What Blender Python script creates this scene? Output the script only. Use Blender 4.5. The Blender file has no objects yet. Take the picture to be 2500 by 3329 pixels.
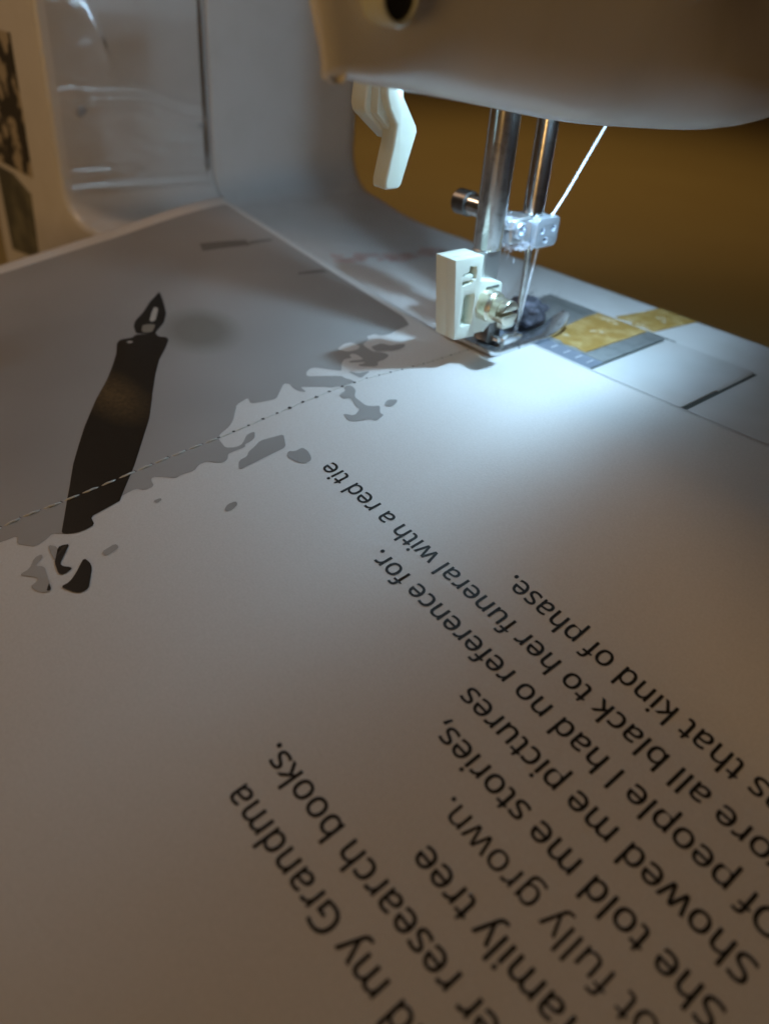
import bpy, bmesh, math, os, random
from mathutils import Vector, Matrix, noise as mnoise

random.seed(7)
MM = 0.001
sc = bpy.context.scene
col = sc.collection

# ---------------------------------------------------------------- camera
cam_d = bpy.data.cameras.new('camera')
cam = bpy.data.objects.new('camera', cam_d)
col.objects.link(cam)
sc.camera = cam
ROWS = [[-0.663542, -0.74523, 0.065902], [-0.458816, 0.335776, -0.822644], [0.590931, -0.576096, -0.564725]]
CAM = Vector((-137.501, 182.138, 89.986)) * MM
r0, r1, r2 = (Vector(v) for v in ROWS)          # right, down, forward in the bed's axes
m = Matrix((( r0.x, -r1.x, -r2.x, CAM.x), (r0.y, -r1.y, -r2.y, CAM.y), (r0.z, -r1.z, -r2.z, CAM.z), (0, 0, 0, 1)))
cam.matrix_world = m
cam_d.sensor_fit = 'VERTICAL'
cam_d.sensor_height = 36.0
cam_d.lens = 36.0 * 2593.3 / 3329.0
cam_d.clip_start = 0.01
cam_d.clip_end = 20.0
cam_d.dof.use_dof = True
cam_d.dof.focus_distance = 0.176
cam_d.dof.aperture_fstop = 11.0

# ---------------------------------------------------------------- world, lamps, exposure
world = bpy.data.worlds.new('World'); sc.world = world
world.use_nodes = True
bg = world.node_tree.nodes['Background']
bg.inputs[0].default_value = (1.0, 0.70, 0.46, 1)
bg.inputs[1].default_value = 0.028
sc.view_settings.view_transform = 'Standard'
sc.view_settings.look = 'None'
sc.view_settings.exposure = 0.32
sc.view_settings.gamma = 1.0
sc.view_settings.use_curve_mapping = False

def area(name, loc, target, size, power, colour):
    d = bpy.data.lights.new(name, 'AREA'); d.shape = 'DISK'; d.size = size
    d.energy = power; d.color = colour
    o = bpy.data.objects.new(name, d); col.objects.link(o)
    o.location = Vector(loc) * MM
    o.rotation_euler = (Vector(target) - Vector(loc)).to_track_quat('-Z', 'Y').to_euler()
    return o
# warm lamp of the room, low and far behind, and a second one off to the pillar's side
area('room_lamp', (-480, 1120, 20), (60, 0, 50), 0.30, 1.45, (1.0, 0.58, 0.19))
area('side_lamp', (440, 270, 480), (80, 100, 0), 0.16, 0.46, (1.0, 0.68, 0.46))
# unseen fill light, added to brighten the far part of the table
d = bpy.data.lights.new('table_fill', 'SPOT'); d.energy = 3.6; d.color = (1.0, 0.67, 0.27); d.shadow_soft_size = 0.05
d.spot_size = math.radians(92); d.spot_blend = 1.0
o = bpy.data.objects.new('table_fill', d); col.objects.link(o)
o.location = (0.46, -0.56, 0.62); o.rotation_euler = (0, 0, 0)
# the machine's own LED, tucked behind the face plate
d = bpy.data.lights.new('machine_led', 'POINT'); d.energy = 0.245; d.color = (0.48, 0.76, 1.0); d.shadow_soft_size = 0.0026
o = bpy.data.objects.new('machine_led', d); col.objects.link(o)
o.location = Vector((-24.5, 8, 70.2)) * MM
area('machine_led_beam', (-24.5, 8, 69.9), (-40, -26, 0), 0.007, 0.072, (0.46, 0.74, 1.0))

# ---------------------------------------------------------------- materials
def mat(name, base, rough=0.5, metal=0.0, spec=0.5, noise=None, bump=None, coat=0.0, sss=0.0):
    """noise=(scale, second colour, low, high): blotches of a second colour; bump=(scale, strength, distance)"""
    M = bpy.data.materials.new(name); M.use_nodes = True
    nt = M.node_tree; b = nt.nodes['Principled BSDF']
    b.inputs['Base Color'].default_value = (*base, 1)
    b.inputs['Roughness'].default_value = rough
    b.inputs['Metallic'].default_value = metal
    b.inputs['Specular IOR Level'].default_value = spec
    b.inputs['Coat Weight'].default_value = coat
    b.inputs['Coat Roughness'].default_value = 0.15
    if sss:
        b.inputs['Subsurface Weight'].default_value = sss
        b.inputs['Subsurface Radius'].default_value = (0.004, 0.004, 0.003)
        b.inputs['Subsurface Scale'].default_value = 1.0
    tc = nt.nodes.new('ShaderNodeTexCoord')
    if noise:
        n = nt.nodes.new('ShaderNodeTexNoise'); n.inputs['Scale'].default_value = noise[0]
        n.inputs['Detail'].default_value = 5
        nt.links.new(tc.outputs['Object'], n.inputs['Vector'])
        r = nt.nodes.new('ShaderNodeValToRGB')
        r.color_ramp.elements[0].position = noise[2]; r.color_ramp.elements[1].position = noise[3]
        r.color_ramp.elements[0].color = (*base, 1); r.color_ramp.elements[1].color = (*noise[1], 1)
        nt.links.new(n.outputs['Fac'], r.inputs['Fac'])
        nt.links.new(r.outputs['Color'], b.inputs['Base Color'])
    if bump:
        n2 = nt.nodes.new('ShaderNodeTexNoise'); n2.inputs['Scale'].default_value = bump[0]
        n2.inputs['Detail'].default_value = 4
        nt.links.new(tc.outputs['Object'], n2.inputs['Vector'])
        bp = nt.nodes.new('ShaderNodeBump'); bp.inputs['Strength'].default_value = bump[1]
        bp.inputs['Distance'].default_value = bump[2]
        nt.links.new(n2.outputs['Fac'], bp.inputs['Height'])
        nt.links.new(bp.outputs['Normal'], b.inputs['Normal'])
    return M

M_PLASTIC = mat('white_plastic', (0.80, 0.79, 0.78), 0.27, bump=(900, 0.05, 0.0001), noise=(60, (0.76, 0.75, 0.73), 0.45, 0.7))
M_SEAM = mat('seam_shadow_gap', (0.10, 0.10, 0.09), 0.8)
M_IVORY = mat('ivory_plastic', (0.74, 0.77, 0.67), 0.38, sss=0.04, bump=(1200, 0.06, 0.0001))
M_MILK = mat('milky_plastic', (0.66, 0.69, 0.60), 0.3, sss=0.08)
M_STEEL = mat('polished_steel', (0.58, 0.58, 0.57), 0.20, 1.0, noise=(420, (0.38, 0.36, 0.33), 0.5, 0.72), bump=(700, 0.10, 0.0002))
M_FOOT = mat('chromed_foot', (0.74, 0.75, 0.76), 0.20, 0.92, noise=(500, (0.50, 0.50, 0.50), 0.5, 0.75), bump=(900, 0.1, 0.0002))
M_STEEL_FLAT = mat('scuffed_steel', (0.66, 0.67, 0.68), 0.42, 1.0, bump=(1500, 0.3, 0.0002))
M_NICKEL = mat('nickel_screw', (0.76, 0.72, 0.58), 0.28, 0.9, bump=(800, 0.1, 0.0002))
M_DARKSTEEL = mat('dark_screw', (0.20, 0.19, 0.18), 0.35, 1.0)
M_CLAMP = mat('pale_metal_block', (0.66, 0.72, 0.80), 0.36, 0.75, bump=(900, 0.2, 0.0002))
M_PLATE = mat('needle_plate_steel', (0.40, 0.42, 0.42), 0.42, 0.45, noise=(300, (0.32, 0.34, 0.34), 0.45, 0.7), bump=(1200, 0.2, 0.0002))
M_LEDGE = mat('plate_ledge_steel', (0.36, 0.41, 0.50), 0.45, 0.4)
M_ENGRAVE = mat('engraved_mark', (0.80, 0.82, 0.85), 0.6)
M_GAP = mat('dark_slot', (0.09, 0.10, 0.09), 0.7)
M_BLACK = mat('black_cap', (0.012, 0.013, 0.014), 0.4)
M_TAPE = mat('orange_tape', (0.46, 0.275, 0.075), 0.42, noise=(210, (0.62, 0.45, 0.20), 0.46, 0.72), bump=(500, 0.5, 0.0004))
M_SCUFF = mat('torn_paper_scuff', (0.68, 0.58, 0.40), 0.7, noise=(600, (0.52, 0.32, 0.10), 0.42, 0.6))
M_TABLE = mat('ochre_table', (0.38, 0.285, 0.115), 0.6, noise=(5, (0.35, 0.255, 0.10), 0.4, 0.7))
M_WALL = mat('ochre_wall', (0.42, 0.25, 0.07), 0.8)
M_RED = mat('red_ornament_ink', (0.62, 0.49, 0.46), 0.5, noise=(120, (0.52, 0.35, 0.32), 0.45, 0.65))
M_THREAD = mat('white_thread', (0.82, 0.83, 0.86), 0.6, bump=(4000, 0.5, 0.0002))
M_STITCH = mat('pale_stitch_thread', (0.74, 0.74, 0.70), 0.7, bump=(5000, 0.6, 0.0002))
M_HOLE = mat('needle_hole_shadow', (0.05, 0.045, 0.04), 0.9)
M_LABEL = mat('rating_label_print', (0.05, 0.045, 0.035), 0.6, noise=(130, (0.46, 0.40, 0.30), 0.50, 0.58))
M_LABEL2 = mat('grey_label_print', (0.10, 0.10, 0.075), 0.6, noise=(70, (0.26, 0.25, 0.17), 0.45, 0.7))
M_FUZZ = mat('white_lint', (0.72, 0.76, 0.84), 0.9)
M_DARKFUZZ = mat('grey_lint', (0.055, 0.055, 0.07), 0.95, noise=(420, (0.20, 0.20, 0.25), 0.42, 0.68), bump=(1500, 1.0, 0.0006))
M_INK = mat('black_ink', (0.012, 0.011, 0.010), 0.45, spec=0.22)
M_TEXTINK = mat('black_text_ink', (0.016, 0.015, 0.014), 0.5, spec=0.35)
M_NIBTONE = mat('printed_nib_grey', (0.26, 0.24, 0.20), 0.4)
M_NIBPALE = mat('printed_nib_highlight', (0.52, 0.50, 0.46), 0.4)
M_LINEINK = mat('printed_dark_grey', (0.20, 0.195, 0.185), 0.45)

def paper_material():
    M = bpy.data.materials.new('white_paper'); M.use_nodes = True
    nt = M.node_tree; b = nt.nodes['Principled BSDF']
    tc = nt.nodes.new('ShaderNodeTexCoord')
    n = nt.nodes.new('ShaderNodeTexNoise'); n.inputs['Scale'].default_value = 2200; n.inputs['Detail'].default_value = 3
    nt.links.new(tc.outputs['Object'], n.inputs['Vector'])
    r = nt.nodes.new('ShaderNodeValToRGB')
    r.color_ramp.elements[0].position = 0.3; r.color_ramp.elements[1].position = 0.7
    r.color_ramp.elements[0].color = (0.755, 0.74, 0.72, 1); r.color_ramp.elements[1].color = (0.815, 0.80, 0.785, 1)
    nt.links.new(n.outputs['Fac'], r.inputs['Fac']); nt.links.new(r.outputs['Color'], b.inputs['Base Color'])
    bp = nt.nodes.new('ShaderNodeBump'); bp.inputs['Strength'].default_value = 0.16; bp.inputs['Distance'].default_value = 0.00015
    nt.links.new(n.outputs['Fac'], bp.inputs['Height']); nt.links.new(bp.outputs['Normal'], b.inputs['Normal'])
    b.inputs['Roughness'].default_value = 0.55
    b.inputs['Specular IOR Level'].default_value = 0.28
    return M
M_PAPER = paper_material()

def photo_material():
    """the flat grey print of the photograph: soft tones of the picture itself"""
    M = bpy.data.materials.new('printed_grey_photo'); M.use_nodes = True
    nt = M.node_tree; b = nt.nodes['Principled BSDF']
    tc = nt.nodes.new('ShaderNodeTexCoord')
    n = nt.nodes.new('ShaderNodeTexNoise'); n.inputs['Scale'].default_value = 14; n.inputs['Detail'].default_value = 2
    nt.links.new(tc.outputs['Object'], n.inputs['Vector'])
    r = nt.nodes.new('ShaderNodeValToRGB')
    r.color_ramp.elements[0].position = 0.35; r.color_ramp.elements[1].position = 0.68
    r.color_ramp.elements[0].color = (0.345, 0.338, 0.33, 1); r.color_ramp.elements[1].color = (0.45, 0.442, 0.435, 1)
    nt.links.new(n.outputs['Fac'], r.inputs['Fac'])
    # the nib's soft shadow in the picture, darkened into the print colour
    mp = nt.nodes.new('ShaderNodeMapping'); mp.vector_type = 'POINT'
    mp.inputs['Location'].default_value = (-61.0 / 19, -70 / 14, 0); mp.inputs['Scale'].default_value = (1000 / 19, 1000 / 14, 0)
    nt.links.new(tc.outputs['Object'], mp.inputs['Vector'])
    g = nt.nodes.new('ShaderNodeTexGradient'); g.gradient_type = 'SPHERICAL'
    nt.links.new(mp.outputs['Vector'], g.inputs['Vector'])
    mx = nt.nodes.new('ShaderNodeMix'); mx.data_type = 'RGBA'
    mr = nt.nodes.new('ShaderNodeMapRange'); mr.inputs['From Min'].default_value = 0.15; mr.inputs['From Max'].default_value = 0.6
    mr.inputs['To Max'].default_value = 0.95
    nt.links.new(g.outputs['Fac'], mr.inputs['Value'])
    nt.links.new(mr.outputs['Result'], mx.inputs['Factor'])
    nt.links.new(r.outputs['Color'], mx.inputs['A'])
    mx.inputs['B'].default_value = (0.255, 0.25, 0.225, 1)
    nt.links.new(mx.outputs['Result'], b.inputs['Base Color'])
    n2 = nt.nodes.new('ShaderNodeTexNoise'); n2.inputs['Scale'].default_value = 2400
    nt.links.new(tc.outputs['Object'], n2.inputs['Vector'])
    bp = nt.nodes.new('ShaderNodeBump'); bp.inputs['Strength'].default_value = 0.12; bp.inputs['Distance'].default_value = 0.00015
    nt.links.new(n2.outputs['Fac'], bp.inputs['Height']); nt.links.new(bp.outputs['Normal'], b.inputs['Normal'])
    b.inputs['Roughness'].default_value = 0.40
    b.inputs['Specular IOR Level'].default_value = 0.35
    return M
M_PHOTO = photo_material()

def pen_material():
    M = mat('printed_pen_black', (0.013, 0.011, 0.009), 0.38, spec=0.25, bump=(2600, 0.25, 0.0002))
    nt = M.node_tree; b = nt.nodes['Principled BSDF']
    tc = [n for n in nt.nodes if n.type == 'TEX_COORD'][0]
    # brown sheen: a highlight painted into the pen's printed colour
    mp = nt.nodes.new('ShaderNodeMapping'); mp.inputs['Rotation'].default_value = (0, 0, math.radians(40))
    sub = nt.nodes.new('ShaderNodeVectorMath'); sub.operation = 'SUBTRACT'; sub.inputs[1].default_value = (0.0475, 0.1045, 0)
    nt.links.new(tc.outputs['Object'], sub.inputs[0]); nt.links.new(sub.outputs[0], mp.inputs['Vector'])
    mp.inputs['Scale'].default_value = (1000 / 19, 1000 / 8.5, 0)
    g = nt.nodes.new('ShaderNodeTexGradient'); g.gradient_type = 'SPHERICAL'; nt.links.new(mp.outputs[0], g.inputs[0])
    n = nt.nodes.new('ShaderNodeTexNoise'); n.inputs['Scale'].default_value = 900; nt.links.new(tc.outputs['Object'], n.inputs['Vector'])
    mu = nt.nodes.new('ShaderNodeMath'); mu.operation = 'MULTIPLY'; nt.links.new(g.outputs['Fac'], mu.inputs[0]); nt.links.new(n.outputs['Fac'], mu.inputs[1])
    mr = nt.nodes.new('ShaderNodeMapRange'); mr.inputs['From Max'].default_value = 0.5; nt.links.new(mu.outputs[0], mr.inputs['Value'])
    mx = nt.nodes.new('ShaderNodeMix'); mx.data_type = 'RGBA'; nt.links.new(mr.outputs[0], mx.inputs['Factor'])
    mx.inputs['A'].default_value = (0.013, 0.011, 0.009, 1); mx.inputs['B'].default_value = (0.115, 0.072, 0.030, 1)
    nt.links.new(mx.outputs['Result'], b.inputs['Base Color'])
    return M
M_PEN = pen_material()

def film_material():
    M = bpy.data.materials.new('clear_film'); M.use_nodes = True
    nt = M.node_tree
    for nd in list(nt.nodes):
        if nd.type != 'OUTPUT_MATERIAL': nt.nodes.remove(nd)
    out = [nd for nd in nt.nodes if nd.type == 'OUTPUT_MATERIAL'][0]
    t = nt.nodes.new('ShaderNodeBsdfTransparent'); t.inputs[0].default_value = (0.97, 0.97, 0.97, 1)
    g = nt.nodes.new('ShaderNodeBsdfGlossy'); g.inputs['Roughness'].default_value = 0.07
    f = nt.nodes.new('ShaderNodeFresnel'); f.inputs['IOR'].default_value = 1.9
    x = nt.nodes.new('ShaderNodeMixShader')
    nt.links.new(f.outputs[0], x.inputs[0]); nt.links.new(t.outputs[0], x.inputs[1]); nt.links.new(g.outputs[0], x.inputs[2])
    nt.links.new(x.outputs[0], out.inputs['Surface'])
    return M
M_FILM = film_material()

def lens_material():
    M = bpy.data.materials.new('lit_led_lens'); M.use_nodes = True
    b = M.node_tree.nodes['Principled BSDF']
    b.inputs['Base Color'].default_value = (0.8, 0.85, 0.9, 1)
    b.inputs['Emission Color'].default_value = (0.70, 0.86, 1.0, 1)
    b.inputs['Emission Strength'].default_value = 4.0
    return M
M_LENS = lens_material()

# ---------------------------------------------------------------- mesh helpers (all sizes in millimetres)
def finish(name, bm, material, parent=None, smooth=True, angle=35):
    me = bpy.data.meshes.new(name)
    bmesh.ops.recalc_face_normals(bm, faces=bm.faces)
    bmesh.ops.scale(bm, vec=(MM, MM, MM), verts=bm.verts)
    bm.to_mesh(me); bm.free()
    if smooth:
        me.polygons.foreach_set('use_smooth', [True] * len(me.polygons))
        me.set_sharp_from_angle(angle=math.radians(angle))
    me.materials.append(material)
    o = bpy.data.objects.new(name, me); col.objects.link(o)
    if parent: o.parent = parent
    return o

def bevel_sharp(bm, w, seg=2, ang=30):
    if w <= 0: return
    es = [e for e in bm.edges if len(e.link_faces) == 2 and e.calc_face_angle(0) > math.radians(ang)]
    bmesh.ops.bevel(bm, geom=es, offset=w, segments=seg, profile=0.5, affect='EDGES', clamp_overlap=True)

AX = {'x': lambda a, b, t: (t, a, b), 'y': lambda a, b, t: (a, t, b), 'z': lambda a, b, t: (a, b, t)}
def prism(bm, poly, axis, t0, t1, bev=0.0, seg=2):
    """polygon in the two other axes (in order), extruded along axis from t0 to t1"""
    b2 = bmesh.new(); f = AX[axis]
    lo = [b2.verts.new(f(p[0], p[1], t0)) for p in poly]; hi = [b2.verts.new(f(p[0], p[1], t1)) for p in poly]
    b2.faces.new(lo); b2.faces.new(hi)
    for i in range(len(poly)):
        j = (i + 1) % len(poly); b2.faces.new((lo[i], lo[j], hi[j], hi[i]))
    bmesh.ops.recalc_face_normals(b2, faces=b2.faces)
    bevel_sharp(b2, bev, seg)
    merge(bm, b2)

def merge(bm, b2):
    me = bpy.data.meshes.new('tmp'); b2.to_mesh(me); b2.free(); bm.from_mesh(me); bpy.data.meshes.remove(me)

def box(bm, x0, x1, y0, y1, z0, z1, bev=0.0, seg=2):
    prism(bm, [(x0, y0), (x1, y0), (x1, y1), (x0, y1)], 'z', z0, z1, bev, seg)

def lathe(bm, prof, axis, origin, n=32):
    """prof: list of (t along axis, radius)"""
    b2 = bmesh.new(); rings = []
    for t, r in prof:
        if r <= 1e-6:
            p = {'x': (t, 0, 0), 'y': (0, t, 0), 'z': (0, 0, t)}[axis]
            rings.append([b2.verts.new(Vector(p) + Vector(origin))]); continue
        ring = []
        for k in range(n):
            a = 2 * math.pi * k / n; c, s = r * math.cos(a), r * math.sin(a)
            p = {'x': (t, c, s), 'y': (s, t, c), 'z': (c, s, t)}[axis]
            ring.append(b2.verts.new(Vector(p) + Vector(origin)))
        rings.append(ring)
    for a, b in zip(rings, rings[1:]):
        if len(a) == 1 and len(b) == 1: continue
        if len(a) == 1:
            for k in range(n): b2.faces.new((a[0], b[k], b[(k + 1) % n]))
        elif len(b) == 1:
            for k in range(n): b2.faces.new((a[k], a[(k + 1) % n], b[0]))
        else:
            for k in range(n): b2.faces.new((a[k], a[(k + 1) % n], b[(k + 1) % n], b[k]))
    if len(rings[0]) > 1: b2.faces.new(rings[0])
    if len(rings[-1]) > 1: b2.faces.new(rings[-1])
    merge(bm, b2)

def tube(bm, pts, rad, n=8):
    """round tube through pts; rad number or list"""
    b2 = bmesh.new(); rings = []
    P = [Vector(p) for p in pts]
    if not isinstance(rad, (list, tuple)): rad = [rad] * len(P)
    up = Vector((0.31, 0.22, 0.92)).normalized()
    for i, p in enumerate(P):
        d = (P[min(i + 1, len(P) - 1)] - P[max(i - 1, 0)]).normalized()
        a = d.cross(up)
        if a.length < 1e-3: a = d.cross(Vector((1, 0, 0)))
        a.normalize(); b = d.cross(a)
        rings.append([b2.verts.new(p + (a * math.cos(2 * math.pi * k / n) + b * math.sin(2 * math.pi * k / n)) * rad[i]) for k in range(n)])
    for a, b in zip(rings, rings[1:]):
        for k in range(n): b2.faces.new((a[k], a[(k + 1) % n], b[(k + 1) % n], b[k]))
    b2.faces.new(rings[0]); b2.faces.new(rings[-1])
    merge(bm, b2)

def holed_plate(bm, outline, holes, thick, bev, place):
    """flat plate with cut-outs; place(a, b, t) gives the point; t runs from 0 (front) to thick"""
    cu = bpy.data.curves.new('tmp', 'CURVE'); cu.dimensions = '2D'; cu.fill_mode = 'BOTH'
    cu.extrude = max(thick / 2 - bev, 0.01); cu.bevel_depth = bev; cu.bevel_resolution = 1; cu.offset = -bev
    for pl in [outline] + holes:
        s = cu.splines.new('POLY'); s.points.add(len(pl) - 1); s.use_cyclic_u = True
        for q, p in zip(s.points, pl): q.co = (p[0], p[1], 0, 1)
    o = bpy.data.objects.new('tmp', cu); col.objects.link(o)
    bpy.context.view_layer.update()
    dg = bpy.context.evaluated_depsgraph_get(); me = o.evaluated_get(dg).to_mesh()
    b2 = bmesh.new(); b2.from_mesh(me)
    o.evaluated_get(dg).to_mesh_clear(); bpy.data.objects.remove(o); bpy.data.curves.remove(cu)
    for v in b2.verts: v.co = Vector(place(v.co.x, v.co.y, v.co.z + thick / 2))
    bmesh.ops.remove_doubles(b2, verts=b2.verts, dist=0.001)
    merge(bm, b2)

def thing(name, label, cat, loc=(0, 0, 0)):
    o = bpy.data.objects.new(name, None); col.objects.link(o)
    o.empty_display_size = 0.02
    o['label'] = label; o['category'] = cat
    return o
def tag(o, label, cat, group=None, kind=None):
    o['label'] = label; o['category'] = cat
    if group: o['group'] = group
    if kind: o['kind'] = kind
    return o
def sstep(a, b, t):
    t = min(1.0, max(0.0, (t - a) / (b - a))); return t * t * (3 - 2 * t)
def lut(tab, t):
    if t <= tab[0][0]: return tab[0][1]
    for (a, va), (b, vb) in zip(tab, tab[1:]):
        if t <= b: return va + (vb - va) * (t - a) / (b - a)
    return tab[-1][1]

# ---------------------------------------------------------------- the setting
bm = bmesh.new(); box(bm, -900, 1100, -1500, 900, -110, -72, 3)
o = finish('table_top', bm, M_TABLE); o['kind'] = 'structure'
bm = bmesh.new(); box(bm, -1500, 1800, -1560, -1510, -112, 1500)
o = finish('wall', bm, M_WALL); o['kind'] = 'structure'

# ---------------------------------------------------------------- sewing machine
machine = thing('sewing_machine', 'white sewing machine stitching a printed sheet under its lit needle', 'sewing machine')

def arc(cx, cz, r, a0, a1, n):
    return [(cx + r * math.cos(math.radians(a0 + (a1 - a0) * i / n)), cz + r * math.sin(math.radians(a0 + (a1 - a0) * i / n))) for i in range(n + 1)]
def densify(pts, step):
    out = []
    for a, b in zip(pts, pts[1:] + pts[:1]):
        n = max(1, int(math.hypot(b[0] - a[0], b[1] - a[1]) / step))
        for k in range(n): out.append((a[0] + (b[0] - a[0]) * k / n, a[1] + (b[1] - a[1]) * k / n))
    return out
def build_body():
    prof = [(-112, -70)] + arc(-106, -6, 6, 180, 90, 5) + arc(165, 15, 15, -90, 0, 12) + arc(160, 92, 20, 0, 90, 8) + [(50, 112), (50, 215), (268, 215), (268, -70)]
    prof = densify(prof, 12)
    n = len(prof)
    # 2D outward normals (profile runs clockwise seen from the rear: fix by testing)
    areaS = sum(prof[i][0] * prof[(i + 1) % n][1] - prof[(i + 1) % n][0] * prof[i][1] for i in range(n))
    sg = 1 if areaS > 0 else -1
    nor = []
    for i in range(n):
        a, c = prof[i - 1], prof[(i + 1) % n]
        d = Vector((c[0] - a[0], c[1] - a[1])).normalized()
        nor.append(Vector((d.y, -d.x)) * sg)
    def yf(x, z):
        return -74 - 18 * sstep(105, 182, x)
    def yr(x, z):
        return 30 + 25 * sstep(126, 150, x)
    rho = 9.0
    stations = [('f', rho * (1 - math.cos(t)), rho * (1 - math.sin(t))) for t in [math.pi / 2 * k / 6 for k in range(0, 7)]]
    ring_def = [('f', a, b) for _, a, b in stations]                        # y inset a, profile inset b
    ring_def += [('y', -10.0, 0.0), ('y', -9.8, 0.9), ('y', -9.0, 2.2), ('y', -8.2, 0.9), ('y', -8.0, 0.0)]
    ring_def += [('r', a * .28, b * .28) for _, a, b in reversed(stations)]
    bm = bmesh.new(); rings = []
    for kind, a, b in ring_def:
        ring = []
        for (x, z), nn in zip(prof, nor):
            if kind == 'f': y = yf(x, z) + a; ins = b
            elif kind == 'r': y = yr(x, z) - a; ins = b
            else:
                y = a; ins = b if (z > 2 and x > 160 and x < 190) else 0.0
            dx = .11 * max(0, y + 8) * sstep(150, 180, x) * (1 - sstep(184, 230, x))      # the rear shell is turned a little outwards
            ring.append(bm.verts.new((x - nn.x * ins + dx, y, z - nn.y * ins)))
        rings.append(ring)
    for A, B in zip(rings, rings[1:]):
        for i in range(n):
            j = (i + 1) % n; bm.faces.new((A[i], A[j], B[j], B[i]))
    for R, yfun in ((rings[0], yf), (rings[-1], yr)):
        # end cap: flat polygon cut along x so that it follows the curved front and rear
        b2 = bmesh.new(); f = b2.faces.new([b2.verts.new((v.co.x, 0, v.co.z)) for v in R]); f.normal_update()
        bmesh.ops.triangulate(b2, faces=[f], ngon_method='EAR_CLIP')
        for t in range(104, 186, 3): bmesh.ops.bisect_plane(b2, geom=b2.verts[:] + b2.edges[:] + b2.faces[:], plane_co=(t, 0, 0), plane_no=(1, 0, 0))
        keep = {(round(v.co.x, 3), round(v.co.z, 3)): v.co.y for v in R}
        for v in b2.verts: v.co.y = keep.get((round(v.co.x, 3), round(v.co.z, 3)), yfun(v.co.x, v.co.z))
        merge(bm, b2)
    bmesh.ops.remove_doubles(bm, verts=bm.verts, dist=0.01)
    return finish('machine_body', bm, M_PLASTIC, machine, angle=50)
body = build_body()
# the dark of the joint between the two halves of the shell
bm = bmesh.new(); box(bm, 181.6, 183.0, -9.7, -8.3, 10, 112)
finish('shell_joint', bm, M_SEAM, body)

# labels on the back of the pillar
bm = bmesh.new(); prism(bm, [(212, 60), (214, 8.5), (250, 8.5), (250, 60)], 'y', 55.02, 55.25, 0)
o = finish('rating_label', bm, M_LABEL, body); o['label'] = 'dark printed rating label with pale marks'
bm = bmesh.new(); prism(bm, [(219.5, 1), (223, -27), (255, -31), (255, 6), (236, 6)], 'y', 55.02, 55.25, 0)
o = finish('grey_label', bm, M_LABEL2, body); o['label'] = 'dark grey rounded label low on the pillar'

# crinkled clear film over the rear half of the pillar's inner wall
def build_film():
    bm = bmesh.new(); ny, nz = 90, 80
    y0, y1, z0, z1 = -7.2, 51.0, 7.5, 108.0
    rnd = random.Random(3)
    waves = [(rnd.uniform(-.16, .16), rnd.uniform(-.16, .16), rnd.uniform(0, 6.3), rnd.uniform(.08, .3)) for _ in range(10)]
    grid = []
    for i in range(ny + 1):
        row = []
        for j in range(nz + 1):
            y = y0 + (y1 - y0) * i / ny; z = z0 + (z1 - z0) * j / nz
            d = 0.9
            for a, b, p, s in waves: d += s * math.sin(a * y * 1.3 + b * z * 1.3 + p) * .5
            # one long fold that runs across, sagging towards the joint, plus pinched creases near the rear edge
            zf = 43 - 9 * sstep(28, -6, y) if False else 33 + 7 * sstep(-5, 24, y)
            d += 2.4 * math.exp(-((z - zf) / 3.2) ** 2)
            d += 1.5 * math.exp(-((z - 14 - .02 * y) / 1.6) ** 2) * sstep(18, 26, y)
            d += 1.6 * math.exp(-((y - 46) / 3) ** 2 - ((z - 38) / 5) ** 2) + 1.2 * math.exp(-((y - 33 - .3 * (z - 60)) / 1.4) ** 2 - ((z - 60) / 7) ** 2)
            e = min(sstep(y0, y0 + 2, y), sstep(y1, y1 - 2, y)) if False else sstep(y0, y0 + 2, y)
            base = 180 - (15 - 15 * math.sqrt(max(0, 1 - ((15 - z) / 15) ** 2)) if z < 15 else 0)
            d = max(d, 0.15)
            row.append(bm.verts.new((base + .11 * (y + 8) - 0.35 - d * e * .45, y, z)))
        grid.append(row)
    for i in range(ny):
        for j in range(nz): bm.faces.new((grid[i][j], grid[i + 1][j], grid[i + 1][j + 1], grid[i][j + 1]))
    o = finish('clear_film', bm, M_FILM, body, angle=180); o['label'] = 'crinkled clear plastic film on the pillar wall'
build_film()

# faded red flower ornament printed on the bed
def build_ornament():
    bm = bmesh.new(); rnd = random.Random(5)
    def leafshape(cx, cy, ang, L, W):
        pts = []
        for k in range(9):
            t = k / 8; pts.append((t * L, W * math.sin(math.pi * t) ** .8))
        for k in range(7, 0, -1):
            t = k / 8; pts.append((t * L, -W * math.sin(math.pi * t) ** .8))
        c, s = math.cos(ang), math.sin(ang)
        return [(cx + c * a - s * b, cy + s * a + c * b) for a, b in pts]
    path = [(92, -4), (84, -10), (86, -18), (78, -22), (82, -30), (76, -36), (80, -44), (70, -46)]
    P = []
    for a, b in zip(path, path[1:]):
        for k in range(6): P.append((a[0] + (b[0] - a[0]) * k / 6, a[1] + (b[1] - a[1]) * k / 6))
    for i, (x, y) in enumerate(P):
        for s in (-1, 1):
            if rnd.random() < .75:
                a = rnd.uniform(0, 6.28); L = rnd.uniform(2.5, 7.0)
                v = [bm.verts.new((p[0], p[1], 0.05 + .003 * i + .0015 * s)) for p in leafshape(x, y, a, L, L * .26)]
                bm.faces.new(v)
    for i in range(len(P) - 1):
        a, b = Vector(P[i]), Vector(P[i + 1]); d = (b - a).normalized(); nn = Vector((-d.y, d.x)) * .35
        bm.faces.new([bm.verts.new((*q, 0.03 + .0004 * i)) for q in (a + nn, b + nn, b - nn, a - nn)])
    o = finish('red_ornament', bm, M_RED, body, smooth=False); o['label'] = 'faded red flower vine printed on the white bed'
build_ornament()

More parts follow.
